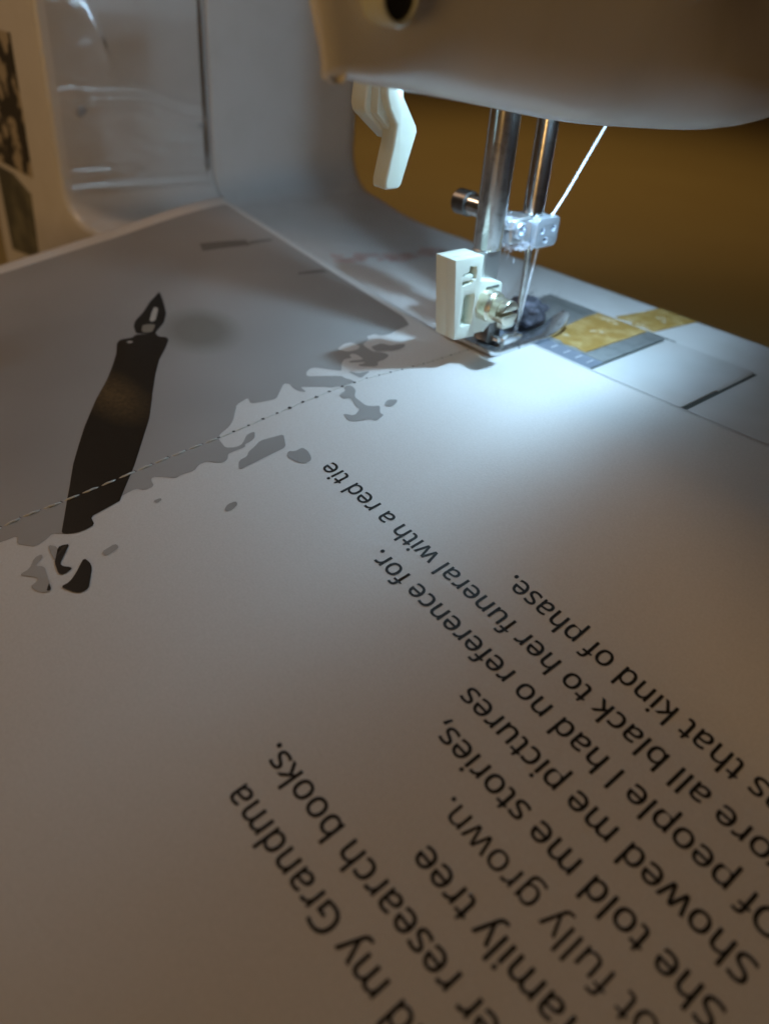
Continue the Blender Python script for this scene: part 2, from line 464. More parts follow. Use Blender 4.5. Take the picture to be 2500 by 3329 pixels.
# needle plate with its ledge, slots and guide lines
bm = bmesh.new(); box(bm, -24.2, 21.5, -43.3, -11.0, -1.0, 0.36, 0.2)
plate = finish('needle_plate', bm, M_PLATE, machine)
bm = bmesh.new(); box(bm, -24.2, 21.5, -10.95, 24, -1.0, 0.12, 0.1)
finish('plate_ledge', bm, M_LEDGE, plate)
for i, x in enumerate((-8.5, -13.2, -17.4, -21.4)):
    bm = bmesh.new(); box(bm, x - .14, x + .14, -9.8, -6.6, 0.10, 0.17)
    finish('guide_mark', bm, M_ENGRAVE, plate, smooth=False)
for i, y in enumerate((-39.6, -37.6)):
    bm = bmesh.new(); box(bm, -12, 18, y - .22, y + .22, 0.30, 0.40)
    finish('guide_line', bm, M_GAP, plate, smooth=False)
bm = bmesh.new(); box(bm, -25.3, -24.3, -42, 24, -1.5, 0.10)
finish('plate_gap', bm, M_GAP, plate, smooth=False)
bm = bmesh.new(); box(bm, -27.6, 22, -44.3, -43.4, -1.5, 0.10)
finish('plate_gap', bm, M_GAP, plate, smooth=False)
bm = bmesh.new(); box(bm, -53.6, -25.4, -43.0, 24, -0.8, 0.42, 0.25, 3)
slide = finish('slide_cover', bm, M_PLASTIC, machine)
bm = bmesh.new(); box(bm, -55.0, -53.7, -42.6, 24, -1.0, 0.10)
finish('cover_gap', bm, M_GAP, slide, smooth=False)
bm = bmesh.new(); box(bm, -54.05, -53.5, -42.0, -22, -0.5, 0.26, 0.1)
finish('finger_grip', bm, M_PLASTIC, slide)

# head: lofted shell, open below, with the face plate towards the camera side
ZB = [(-140, 61.0), (-90, 60.6), (-52, 60.4), (-20, 61.0), (-3, 62.2), (11, 63.4), (29, 65.2), (40, 66.6), (52, 68.6), (64, 70.5), (75, 72.2), (89, 74.3), (95, 75.2), (99, 76.0), (102, 76.8)]
def build_head():
    plan = []
    def xl(y): return -38 + ((15 - y) ** 2 / 800.0 if y < 15 else 0)
    ys = [102, 100, 97] + [94 - 4 * k for k in range(0, 58)]
    for y in ys: plan.append((xl(y), y, 'l'))
    yend = ys[-1]; xe = xl(yend)
    plan += [(xe + 14, yend - 10, 'f'), (40, yend - 12, 'f'), (52, yend, 'f'), (56, -90, 'r'), (56, -40, 'r'), (56, 0, 'r'), (54, 18, 'r'), (46, 30, 'r')]
    for k in range(8):
        t = (k + .5) / 8; plan.append((40 + (-24 - 40) * t, 36 + (91 - 36) * t, 'b'))
    plan += [(-30, 97.5, 'b'), (-34, 101, 'b'), (-36, 102.6, 'b'), (-37.4, 102.9, 'b')]
    n = len(plan)
    S = sum(plan[i][0] * plan[(i + 1) % n][1] - plan[(i + 1) % n][0] * plan[i][1] for i in range(n)); sg = 1 if S > 0 else -1
    nor = []
    for i in range(n):
        a, c = plan[i - 1], plan[(i + 1) % n]
        d = Vector((c[0] - a[0], c[1] - a[1])).normalized(); nor.append(Vector((d.y, -d.x)) * sg)
    def zb(p): return lut(ZB, p[1]) if p[2] in 'l' else (75 + 12 * sstep(-12, 20, p[0]) if p[2] in 'b' else 88.0)
    zbs = [zb(p) for p in plan]
    zbs = [(zbs[i - 2] + zbs[i - 1] + zbs[i] + zbs[(i + 1) % n] + zbs[(i + 2) % n]) / 5 for i in range(n)]
    def rho(p):
        if p[2] != 'l': return 2.5
        if p[1] > 76: return 8.0 - 5.2 * sstep(76, 99, p[1])
        return 8.5 + (3.5 * math.exp(-((p[1] - 2) / 28.0) ** 2) if p[2] == 'l' else 0)
    bm = bmesh.new(); rings = []
    def ring(fn):
        r = []
        for p, nn, z in zip(plan, nor, zbs):
            ins, zz, out = fn(p, z)
            lean = 0.0
            if p[1] > 60 or p[2] == 'b': lean = max(0, min(zz, 130) - 82) * .45 * (1.0 if p[2] == 'b' else sstep(80, 101, p[1]))
            tilt = .55 * max(0, zz - 76) * sstep(25, -45, p[1]) if p[2] == 'l' else 0
            r.append(bm.verts.new((p[0] - nn.x * ins + tilt, p[1] - nn.y * ins + lean, zz)))
        rings.append(r)
    ring(lambda p, z: (rho(p) + 1.8, max(88, z + 2), 0))
    ring(lambda p, z: (rho(p) + 1.4, z + 3, 0))
    ring(lambda p, z: (rho(p) + 1.0, z + .5, 0))
    ring(lambda p, z: (rho(p) + .5, z, 0))
    for k in range(0, 9):
        t = math.pi / 2 * k / 8
        ring(lambda p, z, t=t: (rho(p) * (1 - math.sin(t)), z + (0.85 + .5 * sstep(101, 70, p[1]) * (p[2] == 'l')) * rho(p) * (1 - math.cos(t)), 0))
    for zt in (86, 95, 108, 130, 170, 210):
        ring(lambda p, z, zt=zt: (0, max(z + (.86 + .5 * sstep(101, 70, p[1]) * (p[2] == 'l')) * rho(p) + 1, zt), 0))
    for A, B in zip(rings, rings[1:]):
        for i in range(n):
            j = (i + 1) % n; bm.faces.new((A[i], A[j], B[j], B[i]))
    for R in (rings[0], rings[-1]):
        f = bm.faces.new(R); f.normal_update(); bmesh.ops.triangulate(bm, faces=[f], ngon_method='EAR_CLIP')
    return finish('head', bm, M_PLASTIC, machine, angle=60)
head = build_head()
bm = bmesh.new(); lathe(bm, [(-36, 3.9), (-41.4, 3.9), (-41.9, 3.5), (-41.9, 3.1), (-41.2, 3.0)], 'x', (0, 93.6, 86.6), 40)
boss = finish('screw_boss', bm, M_MILK, head)
bm = bmesh.new(); lathe(bm, [(-41.0, 3.05), (-41.3, 3.0), (-41.4, 0)], 'x', (0, 93.6, 86.6), 40)
finish('dark_cap', bm, M_BLACK, boss)
bm = bmesh.new(); lathe(bm, [(66.2, 3.2), (65.0, 5.2), (64.2, 5.0), (63.6, 3.5), (63.4, 0)], 'z', (-24.5, 8.0, 10.5), 24)
finish('lamp_lens', bm, M_LENS, head)
bm = bmesh.new(); tube(bm, [(-6, -34, 70), (-4, -34, 63), (1, -33, 60.5), (6, -33, 62), (8, -33, 70)], 0.7, 10)
finish('thread_guide', bm, M_STEEL, head)

# presser bar, needle bar
bm = bmesh.new(); lathe(bm, [(29.0, 3.5), (29.8, 3.95), (80, 3.95)], 'z', (3.5, 14.2, 0), 40)
bar = finish('presser_bar', bm, M_STEEL, machine)
bm = bmesh.new()
pts = []
for k in range(40):
    a = 2 * math.pi * k / 40; x, y = 3.9 * math.cos(a), 3.9 * math.sin(a)
    pts.append((3.5 + max(x, -2.6), 14.2 + y))
prism(bm, pts, 'z', 10, 29.0, 0.15, 1)
finish('flattened_shank', bm, M_STEEL_FLAT, bar)
bm = bmesh.new(); lathe(bm, [(33, 2.9), (80, 2.9)], 'z', (3.5, -3.2, 0), 36)
finish('needle_bar', bm, M_STEEL, machine)

# needle clamp: rounded block with three dimples, boss, thumb screw
def rounded_rect(a0, a1, b0, b1, r, n=5):
    pts = []
    for cx, cy, s in ((a1 - r, b1 - r, 0), (a0 + r, b1 - r, 90), (a0 + r, b0 + r, 180), (a1 - r, b0 + r, 270)):
        for k in range(n + 1):
            t = math.radians(s + 90 * k / n); pts.append((cx + r * math.cos(t), cy + r * math.sin(t)))
    return pts
def circle(a, b, r, n=14): return [(a + r * math.cos(2 * math.pi * k / n), b + r * math.sin(2 * math.pi * k / n)) for k in range(n)]
bm = bmesh.new()
holed_plate(bm, rounded_rect(-9.3, 0.4, 27.9, 36.0, 1.6), [circle(-2.2, 32.6, .8), circle(-6.9, 32.9, .8), circle(-4.1, 29.9, .8)], 2.2, 0.35, lambda a, b, t: (-1.6 + t, a, b))
prism(bm, rounded_rect(-9.0, 0.1, 28.2, 35.7, 1.4), 'x', 0.2, 8.2, 0.3)
clamp = finish('needle_clamp', bm, M_CLAMP, machine)
bm = bmesh.new(); box(bm, 0.3, 7.6, 0.0, 8.6, 29.6, 36.4, 0.9, 3)
finish('clamp_body', bm, M_STEEL_FLAT, clamp)
bm = bmesh.new(); lathe(bm, [(0.6, 2.3), (-0.9, 2.3), (-1.3, 1.9), (-1.3, 1.25), (-0.5, 1.1), (-0.5, 0)], 'x', (0, 6.4, 33.6), 28)
finish('clamp_boss', bm, M_CLAMP, clamp)
bm = bmesh.new(); lathe(bm, [(7, 1.5), (15.5, 1.5), (15.6, 2.9), (20.5, 2.9), (20.6, 2.0), (21.5, 2.0)], 'x', (0, 3.0, 35.3), 28)
thumb = finish('thumb_screw', bm, M_STEEL, clamp)
bm = bmesh.new(); lathe(bm, [(20.8, 2.6), (21.2, 3.5), (25.6, 3.5), (26.2, 3.0), (26.2, 0)], 'x', (0, 3.0, 35.3), 28)
o = finish('screw_knob', bm, M_DARKSTEEL, clamp)
bm = bmesh.new(); lathe(bm, [(-0.6, 0.35), (0.6, 0.55), (3, 0.62), (6, 0.78), (18, 0.82), (20, 1.02), (29, 1.02)], 'z', (3.5, -4.2, 0), 18)
finish('needle', bm, M_STEEL, machine)

# presser lifter lever behind the bar
LK = lambda pts: [(y, z) for y, z in pts]
LEV = {'near': [(46.53, 45.58), (42.02, 45.56), (41.22, 46.65), (37.34, 57.92), (37.79, 59.14), (42.35, 65.34), (42.7, 67.97), (43.45, 71.47), (48.34, 71.89), (47.78, 65.7), (46.69, 63.04), (44.21, 59.67), (44.82, 55.57), (46.71, 47.58)], 'back': [(49.39, 71.58), (50.13, 64.8), (50.25, 63.29), (49.78, 61.75), (41.31, 55.38), (39.19, 58.1), (42.56, 62.22), (44.26, 71.34)], 'web': [(48.55, 71.64), (48.58, 62.04), (42.97, 57.08), (41.35, 58.58), (44.24, 62.62), (45.93, 71.61)]}
bm = bmesh.new(); prism(bm, LEV['near'], 'x', 10.0, 15.0, 0.7, 3)
prism(bm, LEV['back'], 'x', 14.5, 20.0, 0.7, 3)
prism(bm, LEV['web'], 'x', 12.2, 18.0, 0.3, 2)
finish('presser_lever', bm, M_MILK, machine)

# presser foot: ivory ankle with windows, nickel screw, steel sole
bm = bmesh.new()
OUT = [(22.1, 8.0), (22.4, 30.0), (32.9, 30.2), (30.0, 8.6)]
notch = [(24.6, 27.4), (27.2, 28.0), (27.4, 26.4), (29.4, 26.1), (29.4, 22.9), (25.6, 23.3), (25.4, 24.0), (24.3, 24.2), (24.3, 26.6), (24.6, 26.7)]
slot = rounded_rect(23.9, 28.3, 11.6, 20.4, .9, 3)
holed_plate(bm, OUT, [notch, slot], 3.2, 0.06, lambda a, b, t: (-2.7 + t, a, b))
prism(bm, [(22.1, 8.0), (22.4, 30.0), (32.9, 30.2), (30.0, 8.6)], 'x', 0.46, 4.3, 0.06)
box(bm, -2.5, -0.2, 25.4, 29.5, 24.0, 25.5, 0.2)
ankle = finish('presser_foot_ankle', bm, M_IVORY, machine)
bm = bmesh.new()
prism(bm, [(12.4, 12.6), (12.6, 20.8), (13.2, 21.4), (22.6, 23.2), (22.6, 8.4), (17.6, 8.2), (14.0, 11.0)], 'x', -2.3, 5.0, 0.4)
finish('ankle_clamp', bm, M_IVORY, ankle)
bm = bmesh.new(); box(bm, -2.45, -2.0, 14.2, 19.2, 20.3, 20.9, 0.05); finish('clamp_slit', bm, M_GAP, ankle)
bm = bmesh.new(); lathe(bm, [(-2.2, 4.3), (-5.6, 4.3), (-6.2, 3.8), (-6.2, 2.5)], 'x', (0, 18.6, 16.2), 40)
screw = finish('ankle_screw', bm, M_NICKEL, machine)
bm = bmesh.new()
def half_disc(sgn):
    pts = [(0.0 + 3.35 * math.cos(t), sgn * .55 + 0) for t in ()]
    a0 = math.asin(.6 / 3.35); out = []
    for k in range(21):
        t = a0 + (math.pi - 2 * a0) * k / 20; out.append((18.4 + 3.35 * math.cos(t), 16.2 + sgn * 3.35 * math.sin(t)))
    return out
prism(bm, half_disc(1), 'x', -11.0, -8.6, 0.35, 3); prism(bm, half_disc(-1), 'x', -11.0, -8.6, 0.35, 3)
lathe(bm, [(-6.0, 3.3), (-8.65, 3.35), (-8.65, 0)], 'x', (0, 18.4, 16.2), 40)
finish('slotted_screw_head', bm, M_NICKEL, screw)

def build_foot():
    bm = bmesh.new()
    def zprof(y):
        if y < -9: t = (-9 - y); return 0.032 * t * t + .35
        if y > 11: t = y - 11; return 0.05 * t * t + .35
        return .35
    def strip(xa, xb, y0, y1, th, n=26):
        b2 = bmesh.new(); top = []; bot = []
        for k in range(n + 1):
            y = y0 + (y1 - y0) * k / n; z = zprof(y)
            w = 1.0
            if y < -15: w = max(.25, math.sqrt(max(0, 1 - ((-15 - y) / 6.5) ** 2)))
            c = (xa + xb) / 2; hw = (xb - xa) / 2 * w
            top.append((b2.verts.new((c - hw, y, z + th)), b2.verts.new((c + hw, y, z + th))))
            bot.append((b2.verts.new((c - hw, y, z)), b2.verts.new((c + hw, y, z))))
        for k in range(n):
            b2.faces.new((top[k][0], top[k][1], top[k + 1][1], top[k + 1][0])); b2.faces.new((bot[k][0], bot[k + 1][0], bot[k + 1][1], bot[k][1]))
            for s in (0, 1): b2.faces.new((top[k][s], top[k + 1][s], bot[k + 1][s], bot[k][s]))
        for k in (0, n): b2.faces.new((top[k][0], bot[k][0], bot[k][1], top[k][1]))
        bmesh.ops.recalc_face_normals(b2, faces=b2.faces); bevel_sharp(b2, .22, 2); merge(bm, b2)
    strip(-4.6, 1.4, -21, 4.0, 1.3); strip(8.6, 14.6, -21, 4.0, 1.3); strip(-4.6, 14.6, 3.0, 16.5, 1.3)
    foot = finish('presser_foot', bm, M_FOOT, machine)
    bm = bmesh.new()
    prism(bm, [(1.0, 1.5), (1.0, 3.6), (2.0, 4.6), (7.6, 5.0), (9.0, 4.0), (9.0, 1.5)], 'x', -3.2, -1.0, 0.35, 2)
    prism(bm, [(1.0, 1.5), (1.0, 3.6), (2.0, 4.6), (7.6, 5.0), (9.0, 4.0), (9.0, 1.5)], 'x', 11.0, 13.2, 0.35, 2)
    finish('foot_bracket', bm, M_FOOT, foot)
    bm = bmesh.new(); lathe(bm, [(-2, .9), (12, .9)], 'x', (0, 9.6, 3.6), 14); finish('foot_pin', bm, M_STEEL, foot)
    bm = bmesh.new(); prism(bm, [(6.4, 2.2), (7.2, 9.5), (10.2, 9.5), (12.4, 8.8), (11.6, 2.2)], 'x', 0.6, 6.6, 0.4); finish('spring_catch', bm, M_DARKSTEEL, foot)
    bm = bmesh.new(); prism(bm, rounded_rect(3.6, 8.8, 6.3, 8.6, 1.0), 'x', -1.5, 4, .3); finish('foot_cushion', bm, M_MILK, foot)
build_foot()

# ---------------------------------------------------------------- strip of tape across plate and bed
tape = thing('masking_tape', 'orange strip of scuffed tape stuck across needle plate and bed edge', 'tape')
def draped_strip(L, Rr, zfun, th):
    b2 = bmesh.new(); n = 40; top = []; bot = []; m_ = 8
    def samp(P, t):
        k = t * (len(P) - 1); i = min(int(k), len(P) - 2); f = k - i
        return (P[i][0] + (P[i + 1][0] - P[i][0]) * f, P[i][1] + (P[i + 1][1] - P[i][1]) * f)
    for k in range(n + 1):
        a = samp(L, k / n); b = samp(Rr, k / n); rt = []; rb = []
        for j in range(m_ + 1):
            x = a[0] + (b[0] - a[0]) * j / m_; y = a[1] + (b[1] - a[1]) * j / m_
            if k == 0: y += .5 * math.sin(j * 2.1) + .25 * math.sin(j * 5.0)
            z, yy = zfun(x, y)
            rt.append(b2.verts.new((x, yy, z + th))); rb.append(b2.verts.new((x, yy, z)))
        top.append(rt); bot.append(rb)
    for k in range(n):
        for j in range(m_):
            b2.faces.new((top[k][j], top[k][j + 1], top[k + 1][j + 1], top[k + 1][j])); b2.faces.new((bot[k][j], bot[k + 1][j], bot[k + 1][j + 1], bot[k][j + 1]))
        for j in (0, m_): b2.faces.new((top[k][j], top[k + 1][j], bot[k + 1][j], bot[k][j]))
    for k in (0, n):
        for j in range(m_): b2.faces.new((top[k][j], top[k][j + 1], bot[k][j + 1], bot[k][j]))
    return b2
def z_plate(x, y): return (0.40, y)
def z_bed(x, y):
    # follows the rounded front edge of the bed (radius 9, centre y = -65, z = -9)
    yy = y
    if y > -65: return (0.05, y)
    s = -65 - y; a = s / 9.0
    if a < math.pi / 2: return (-9 + 9.06 * math.cos(a), -65 - 9.06 * math.sin(a))
    return (-9 - (s - 9 * math.pi / 2), -74.06)
b2 = draped_strip([(-17.2, -11.8), (-18.0, -43.0)], [(-1.2, -12.6), (-0.6, -24.0), (0.6, -35), (0.8, -43.0)], z_plate, 0.16)
finish('plate_piece', b2, M_TAPE, tape)
b2 = draped_strip([(-19.0, -45.2), (-22.0, -66), (-22.6, -92)], [(-4.0, -45.6), (-6.6, -58), (-8.2, -70), (-8.6, -92)], z_bed, 0.16)
finish('bed_piece', b2, M_TAPE, tape)
rs = random.Random(11)
def scuff(cx, cy, rx, ry, zf, parent):
    bm = bmesh.new(); v = []
    for k in range(16):
        a = 2 * math.pi * k / 16; r = rs.uniform(.65, 1.15)
        x, y = cx + rx * r * math.cos(a), cy + ry * r * math.sin(a); z, yy = zf(x, y); v.append(bm.verts.new((x, yy, z + .19)))
    bm.faces.new(v); bmesh.ops.triangulate(bm, faces=bm.faces); finish('paper_scuff', bm, M_SCUFF, parent, smooth=False)
for c in ((-6.2, -17.5, 2.0, 1.0, z_plate), (-9.0, -27.5, 1.6, 1.4, z_plate), (-10.5, -29.5, 1.2, .8, z_plate), (-5.5, -40.0, 5.0, 1.6, z_plate), (-12.0, -46.6, 6.2, 1.0, z_bed), (-13.5, -58, 1.7, 1.6, z_bed), (-15.5, -56.2, 1.2, 1.0, z_bed)):
    scuff(*c, tape)

# ---------------------------------------------------------------- the printed sheet
GREY = [(11.5, 173.8), (12.2, 157.7), (12.8, 147.9), (12.2, 144.1), (9.6, 145.3), (6.0, 142.7), (6.7, 140.0), (7.6, 138.5), (6.1, 137.1), (4.8, 135.9), (3.9, 134.4), (3.6, 132.7), (3.7, 130.7), (6.8, 130.1), (6.9, 127.6), (7.2, 123.3), (8.4, 122.4), (8.6, 121.8), (8.7, 118.3), (6.7, 117.2), (6.5, 114.9), (8.8, 114.4), (9.9, 113.6), (8.1, 111.7), (5.5, 110.0), (5.9, 108.3), (4.9, 105.4), (6.3, 103.4), (6.1, 101.5), (3.8, 100.2), (2.9, 98.7), (3.2, 97.5), (4.9, 96.4), (4.8, 94.6), (4.3, 91.9), (5.4, 91.2), (5.3, 89.6), (5.9, 88.1), (8.0, 86.6), (8.4, 87.5), (8.2, 89.0), (6.7, 90.6), (5.7, 92.1), (6.0, 93.8), (7.5, 95.4), (11.3, 94.7), (12.4, 94.2), (13.3, 93.1), (14.4, 89.9), (15.9, 87.8), (18.9, 85.2), (21.4, 83.1), (22.1, 79.1), (19.4, 80.2), (18.1, 77.8), (16.5, 74.2), (21.0, 68.7), (20.0, 67.4), (17.4, 68.1), (15.2, 67.9), (13.4, 66.8), (16.3, 66.5), (16.2, 66.0), (12.1, 61.9), (10.7, 61.1), (10.0, 59.5), (9.0, 58.3), (8.5, 56.9), (8.4, 54.8), (9.7, 54.7), (11.8, 55.5), (13.0, 55.2), (19.6, 62.0), (21.2, 61.1), (22.2, 59.1), (21.7, 57.6), (16.4, 54.4), (15.3, 53.6), (18.4, 51.1), (19.7, 49.1), (19.2, 47.9), (18.9, 47.1), (20.6, 46.6), (20.6, 45.4), (19.6, 44.8), (16.1, 45.0), (17.9, 48.6), (17.3, 49.3), (14.7, 45.8), (14.2, 46.4), (14.8, 48.5), (13.3, 47.8), (10.9, 45.3), (11.1, 44.1), (12.5, 43.3), (12.4, 40.6), (13.5, 37.9), (15.9, 38.2), (17.7, 40.1), (20.9, 40.1), (23.2, 39.5), (24.3, 36.1), (26.1, 35.6), (26.1, 32.4), (24.3, 31.8), (23.6, 28.5), (24.4, 26.2), (25.4, 19.2), (30.7, 16.9), (138.0, 11.4), (138.5, 98.7), (140.9, 138.0)]
PEN = [(6.1, 137.1), (10.2, 134.7), (16.9, 130.8), (19.0, 129.5), (27.2, 124.7), (33.2, 120.5), (39.0, 116.3), (43.4, 112.7), (38.8, 116.5), (48.4, 108.6), (55.3, 102.0), (60.7, 97.6), (65.8, 93.9), (70.8, 91.2), (72.0, 89.5), (70.6, 86.5), (71.4, 85.1), (68.4, 80.2), (65.8, 80.7), (64.2, 79.2), (62.3, 79.3), (58.8, 82.3), (54.4, 86.8), (48.4, 91.3), (40.2, 96.8), (39.1, 97.4), (31.2, 102.6), (24.8, 107.8), (16.7, 114.4), (9.5, 121.0), (7.0, 123.2), (7.2, 123.3), (6.9, 127.6), (6.8, 130.1), (3.7, 130.7), (3.6, 132.7), (3.9, 134.4), (4.8, 135.9)]
NIB = [(71.9, 84.5), (76.1, 83.1), (78.8, 81.2), (82.2, 76.6), (86.7, 72.0), (90.7, 66.5), (89.3, 66.8), (82.0, 69.6), (76.4, 72.1), (71.9, 75.5), (69.0, 79.5), (67.9, 80.3)]
NIB_HI = [(75.8, 78.1), (80.4, 74.7), (82.8, 72.6), (81.0, 72.2), (75.1, 76.4), (74.8, 77.5)]
NIB_BASE = [(72.3, 82.6), (75.0, 80.8), (74.4, 79.3), (72.7, 77.7), (69.3, 80.7), (70.6, 82.6)]
GLINT = [(69.6, 88.7), (68.7, 87.3), (67.8, 87.9), (68.7, 89.0)]
FRAG = [[(2.6, 139.4), (2.5, 138.4), (1.9, 137.2), (-0.5, 139.6), (-2.0, 141.1), (-3.0, 140.9), (-4.0, 140.0), (-4.8, 139.7), (-5.2, 141.7), (-4.3, 142.5), (-1.0, 141.8), (0.5, 140.8)], [(-3.6, 136.7), (-5.6, 136.3), (-7.3, 136.7), (-11.7, 139.6), (-11.8, 141.0), (-11.0, 142.1), (-7.7, 143.7), (-7.7, 141.7), (-6.3, 139.7)], [(-5.3, 144.9), (-7.4, 145.3), (-6.9, 146.2), (-6.0, 145.5)]]
GREY_SPOTS = [[(4.7, 140.7), (2.6, 139.4), (-0.6, 141.6), (1.9, 141.3)], [(3.0, 142.8), (1.8, 143.1), (0.8, 145.2), (-0.6, 143.8), (-7.4, 145.3), (-7.2, 146.5), (-6.0, 147.5), (-3.8, 148.2), (-3.4, 146.4), (-2.4, 146.1), (0.5, 148.7), (0.7, 146.3), (2.9, 144.4)], [(-4.4, 133.2), (-4.1, 130.0), (-5.3, 129.8), (-5.7, 130.3), (-6.1, 133.1)], [(2.1, 117.7), (1.9, 115.9), (1.1, 116.0), (0.9, 117.3)], [(-10.3, 107.1), (-9.4, 105.7), (-9.7, 103.8), (-10.8, 104.0), (-11.5, 105.7), (-11.1, 107.1)], [(-1.6, 97.6), (1.1, 95.8), (1.1, 93.5), (2.3, 92.3), (2.9, 90.2), (3.9, 87.9), (2.2, 82.2), (-2.0, 84.6)], [(-5.0, 86.5), (-3.5, 85.0), (-4.7, 83.8), (-4.6, 81.6), (-6.5, 81.4), (-8.5, 82.0), (-9.7, 82.9), (-9.6, 84.6), (-8.2, 85.7)], [(13.4, 52.6), (13.1, 52.0), (11.3, 51.5), (9.9, 47.9), (8.6, 52.4)], [(-4.9, 56.1), (-3.9, 54.0), (-5.7, 52.0), (-6.8, 54.0), (-6.7, 55.4), (-5.7, 56.1)], [(8.1, 58.7), (6.6, 59.2), (6.3, 61.8), (3.9, 62.3), (3.1, 60.5), (-0.8, 61.9), (-2.3, 61.8), (-3.4, 64.6), (-0.8, 66.2), (-3.8, 67.0), (-5.2, 66.0), (-7.0, 62.5), (-8.7, 62.0), (-8.2, 58.9), (-6.9, 59.2), (-4.5, 57.1), (-3.6, 58.6), (-2.1, 59.8), (2.8, 59.5), (4.9, 57.2), (7.5, 56.6), (8.3, 57.5)], [(20.5, 38.7), (20.5, 34.8), (17.7, 33.7), (17.1, 30.7), (15.9, 29.4), (14.7, 31.5), (14.7, 34.7), (17.6, 39.5)]]
LEAF = [(25.2, 47.2), (26.4, 43.7), (25.8, 41.4), (22.5, 40.9), (21.4, 43.0), (22.1, 45.8)]
DARK_LINES = [[(112.6, 38.4), (105.3, 24.2), (100.4, 25.5), (106.6, 40.8)], [(103.4, 23.9), (101.3, 5.6), (99.6, 6.9), (101.2, 25.4)], [(73.1, 25.2), (71.2, 5.8), (68.2, 8.2), (71.8, 26.2)]]
HOLES = [(17.5, 145.3), (17.6, 141.1), (17.0, 136.8), (16.3, 132.2), (15.9, 128.2), (15.3, 123.8), (15.0, 119.7), (14.6, 115.0), (14.3, 110.8), (13.9, 106.7), (13.4, 102.4), (12.8, 98.2), (12.3, 94.1), (11.9, 90.2), (11.5, 86.1), (11.3, 81.9), (10.9, 77.9), (10.6, 74.2), (10.4, 70.2), (9.7, 66.3), (9.8, 66.3), (9.4, 62.4), (8.9, 58.5), (8.2, 54.9), (7.6, 51.2), (6.6, 47.7), (5.8, 44.3), (5.0, 40.9), (4.5, 37.4), (3.8, 33.9)]
TEXT_O = (-134.075, 140.625)
TEXT_U = (7.6996, -0.2104)
TEXT_V = (0.336, 7.6586)
LEAD = 1.0829
OFFS = [2.368, 1.806, 1.515, 0.06, -0.012, 0.023, -0.012, 0.396, 0.735]

def softplus(t, w):
    q = t / w
    return t if q > 30 else w * math.log1p(math.exp(q))
SEAM = sorted(HOLES, key=lambda p: p[1])
def seam_x(y):
    if y < SEAM[0][1]: return 3.5 + (SEAM[0][0] - 3.5) * (y + 4) / (SEAM[0][1] + 4)
    return lut([(p[1], p[0]) for p in SEAM], y)
def height(x, y, pucker=True):
    """lie of the sheet: flat under the foot, rising to the right, hanging off the bed to the rear left"""
    g = -.1536 * softplus(y - 42, 7)
    if x >= 3.5:
        k = .0465 + .0365 * (1 - sstep(5, 60, y)); z = g + k * softplus(x - 18, 4)
    else:
        w = sstep(24, 80, y); z = g + w * .107 * (x - 3.5) + (1 - w) * .022 * softplus(-x - 25, 8)
    if pucker:
        d = x - seam_x(y)
        if abs(d) < 8: z -= 0.10 * math.exp(-(d / 1.3) ** 2) - .05 * math.exp(-(d / 3.5) ** 2)
    z += .16 * (mnoise.noise(Vector((x / 38, y / 38, .3))) + .35 * mnoise.noise(Vector((x / 13, y / 13, 2.3)))) * sstep(14, 40, y)
    return z + 0.50
sheet = thing('printed_sheet', 'white printed sheet with text and a pen photograph being stitched', 'paper sheet')
XL, XR, YT = -153.0, 145.2, 226.0
def front_edge(x):
    left = -3.1 - .030 * (x + 20); right = 14.0 - .047 * (x - 25)
    return left + (right - left) * sstep(-3, 17, x)
def build_sheet():
    bm = bmesh.new(); nx, ny = 150, 110; grid = []
    xs = [XL + (XR - XL) * i / nx for i in range(nx + 1)]
    for x in xs:
        b = front_edge(x); grid.append([bm.verts.new((x, b + (YT - b) * j / ny, height(x, b + (YT - b) * j / ny))) for j in range(ny + 1)])
    for i in range(nx):
        for j in range(ny): bm.faces.new((grid[i][j], grid[i + 1][j], grid[i + 1][j + 1], grid[i][j + 1]))
    o = finish('paper', bm, M_PAPER, sheet, angle=180)
    s = o.modifiers.new('thickness', 'SOLIDIFY'); s.thickness = 0.18 * MM; s.offset = -1
    return o
paper = build_sheet()

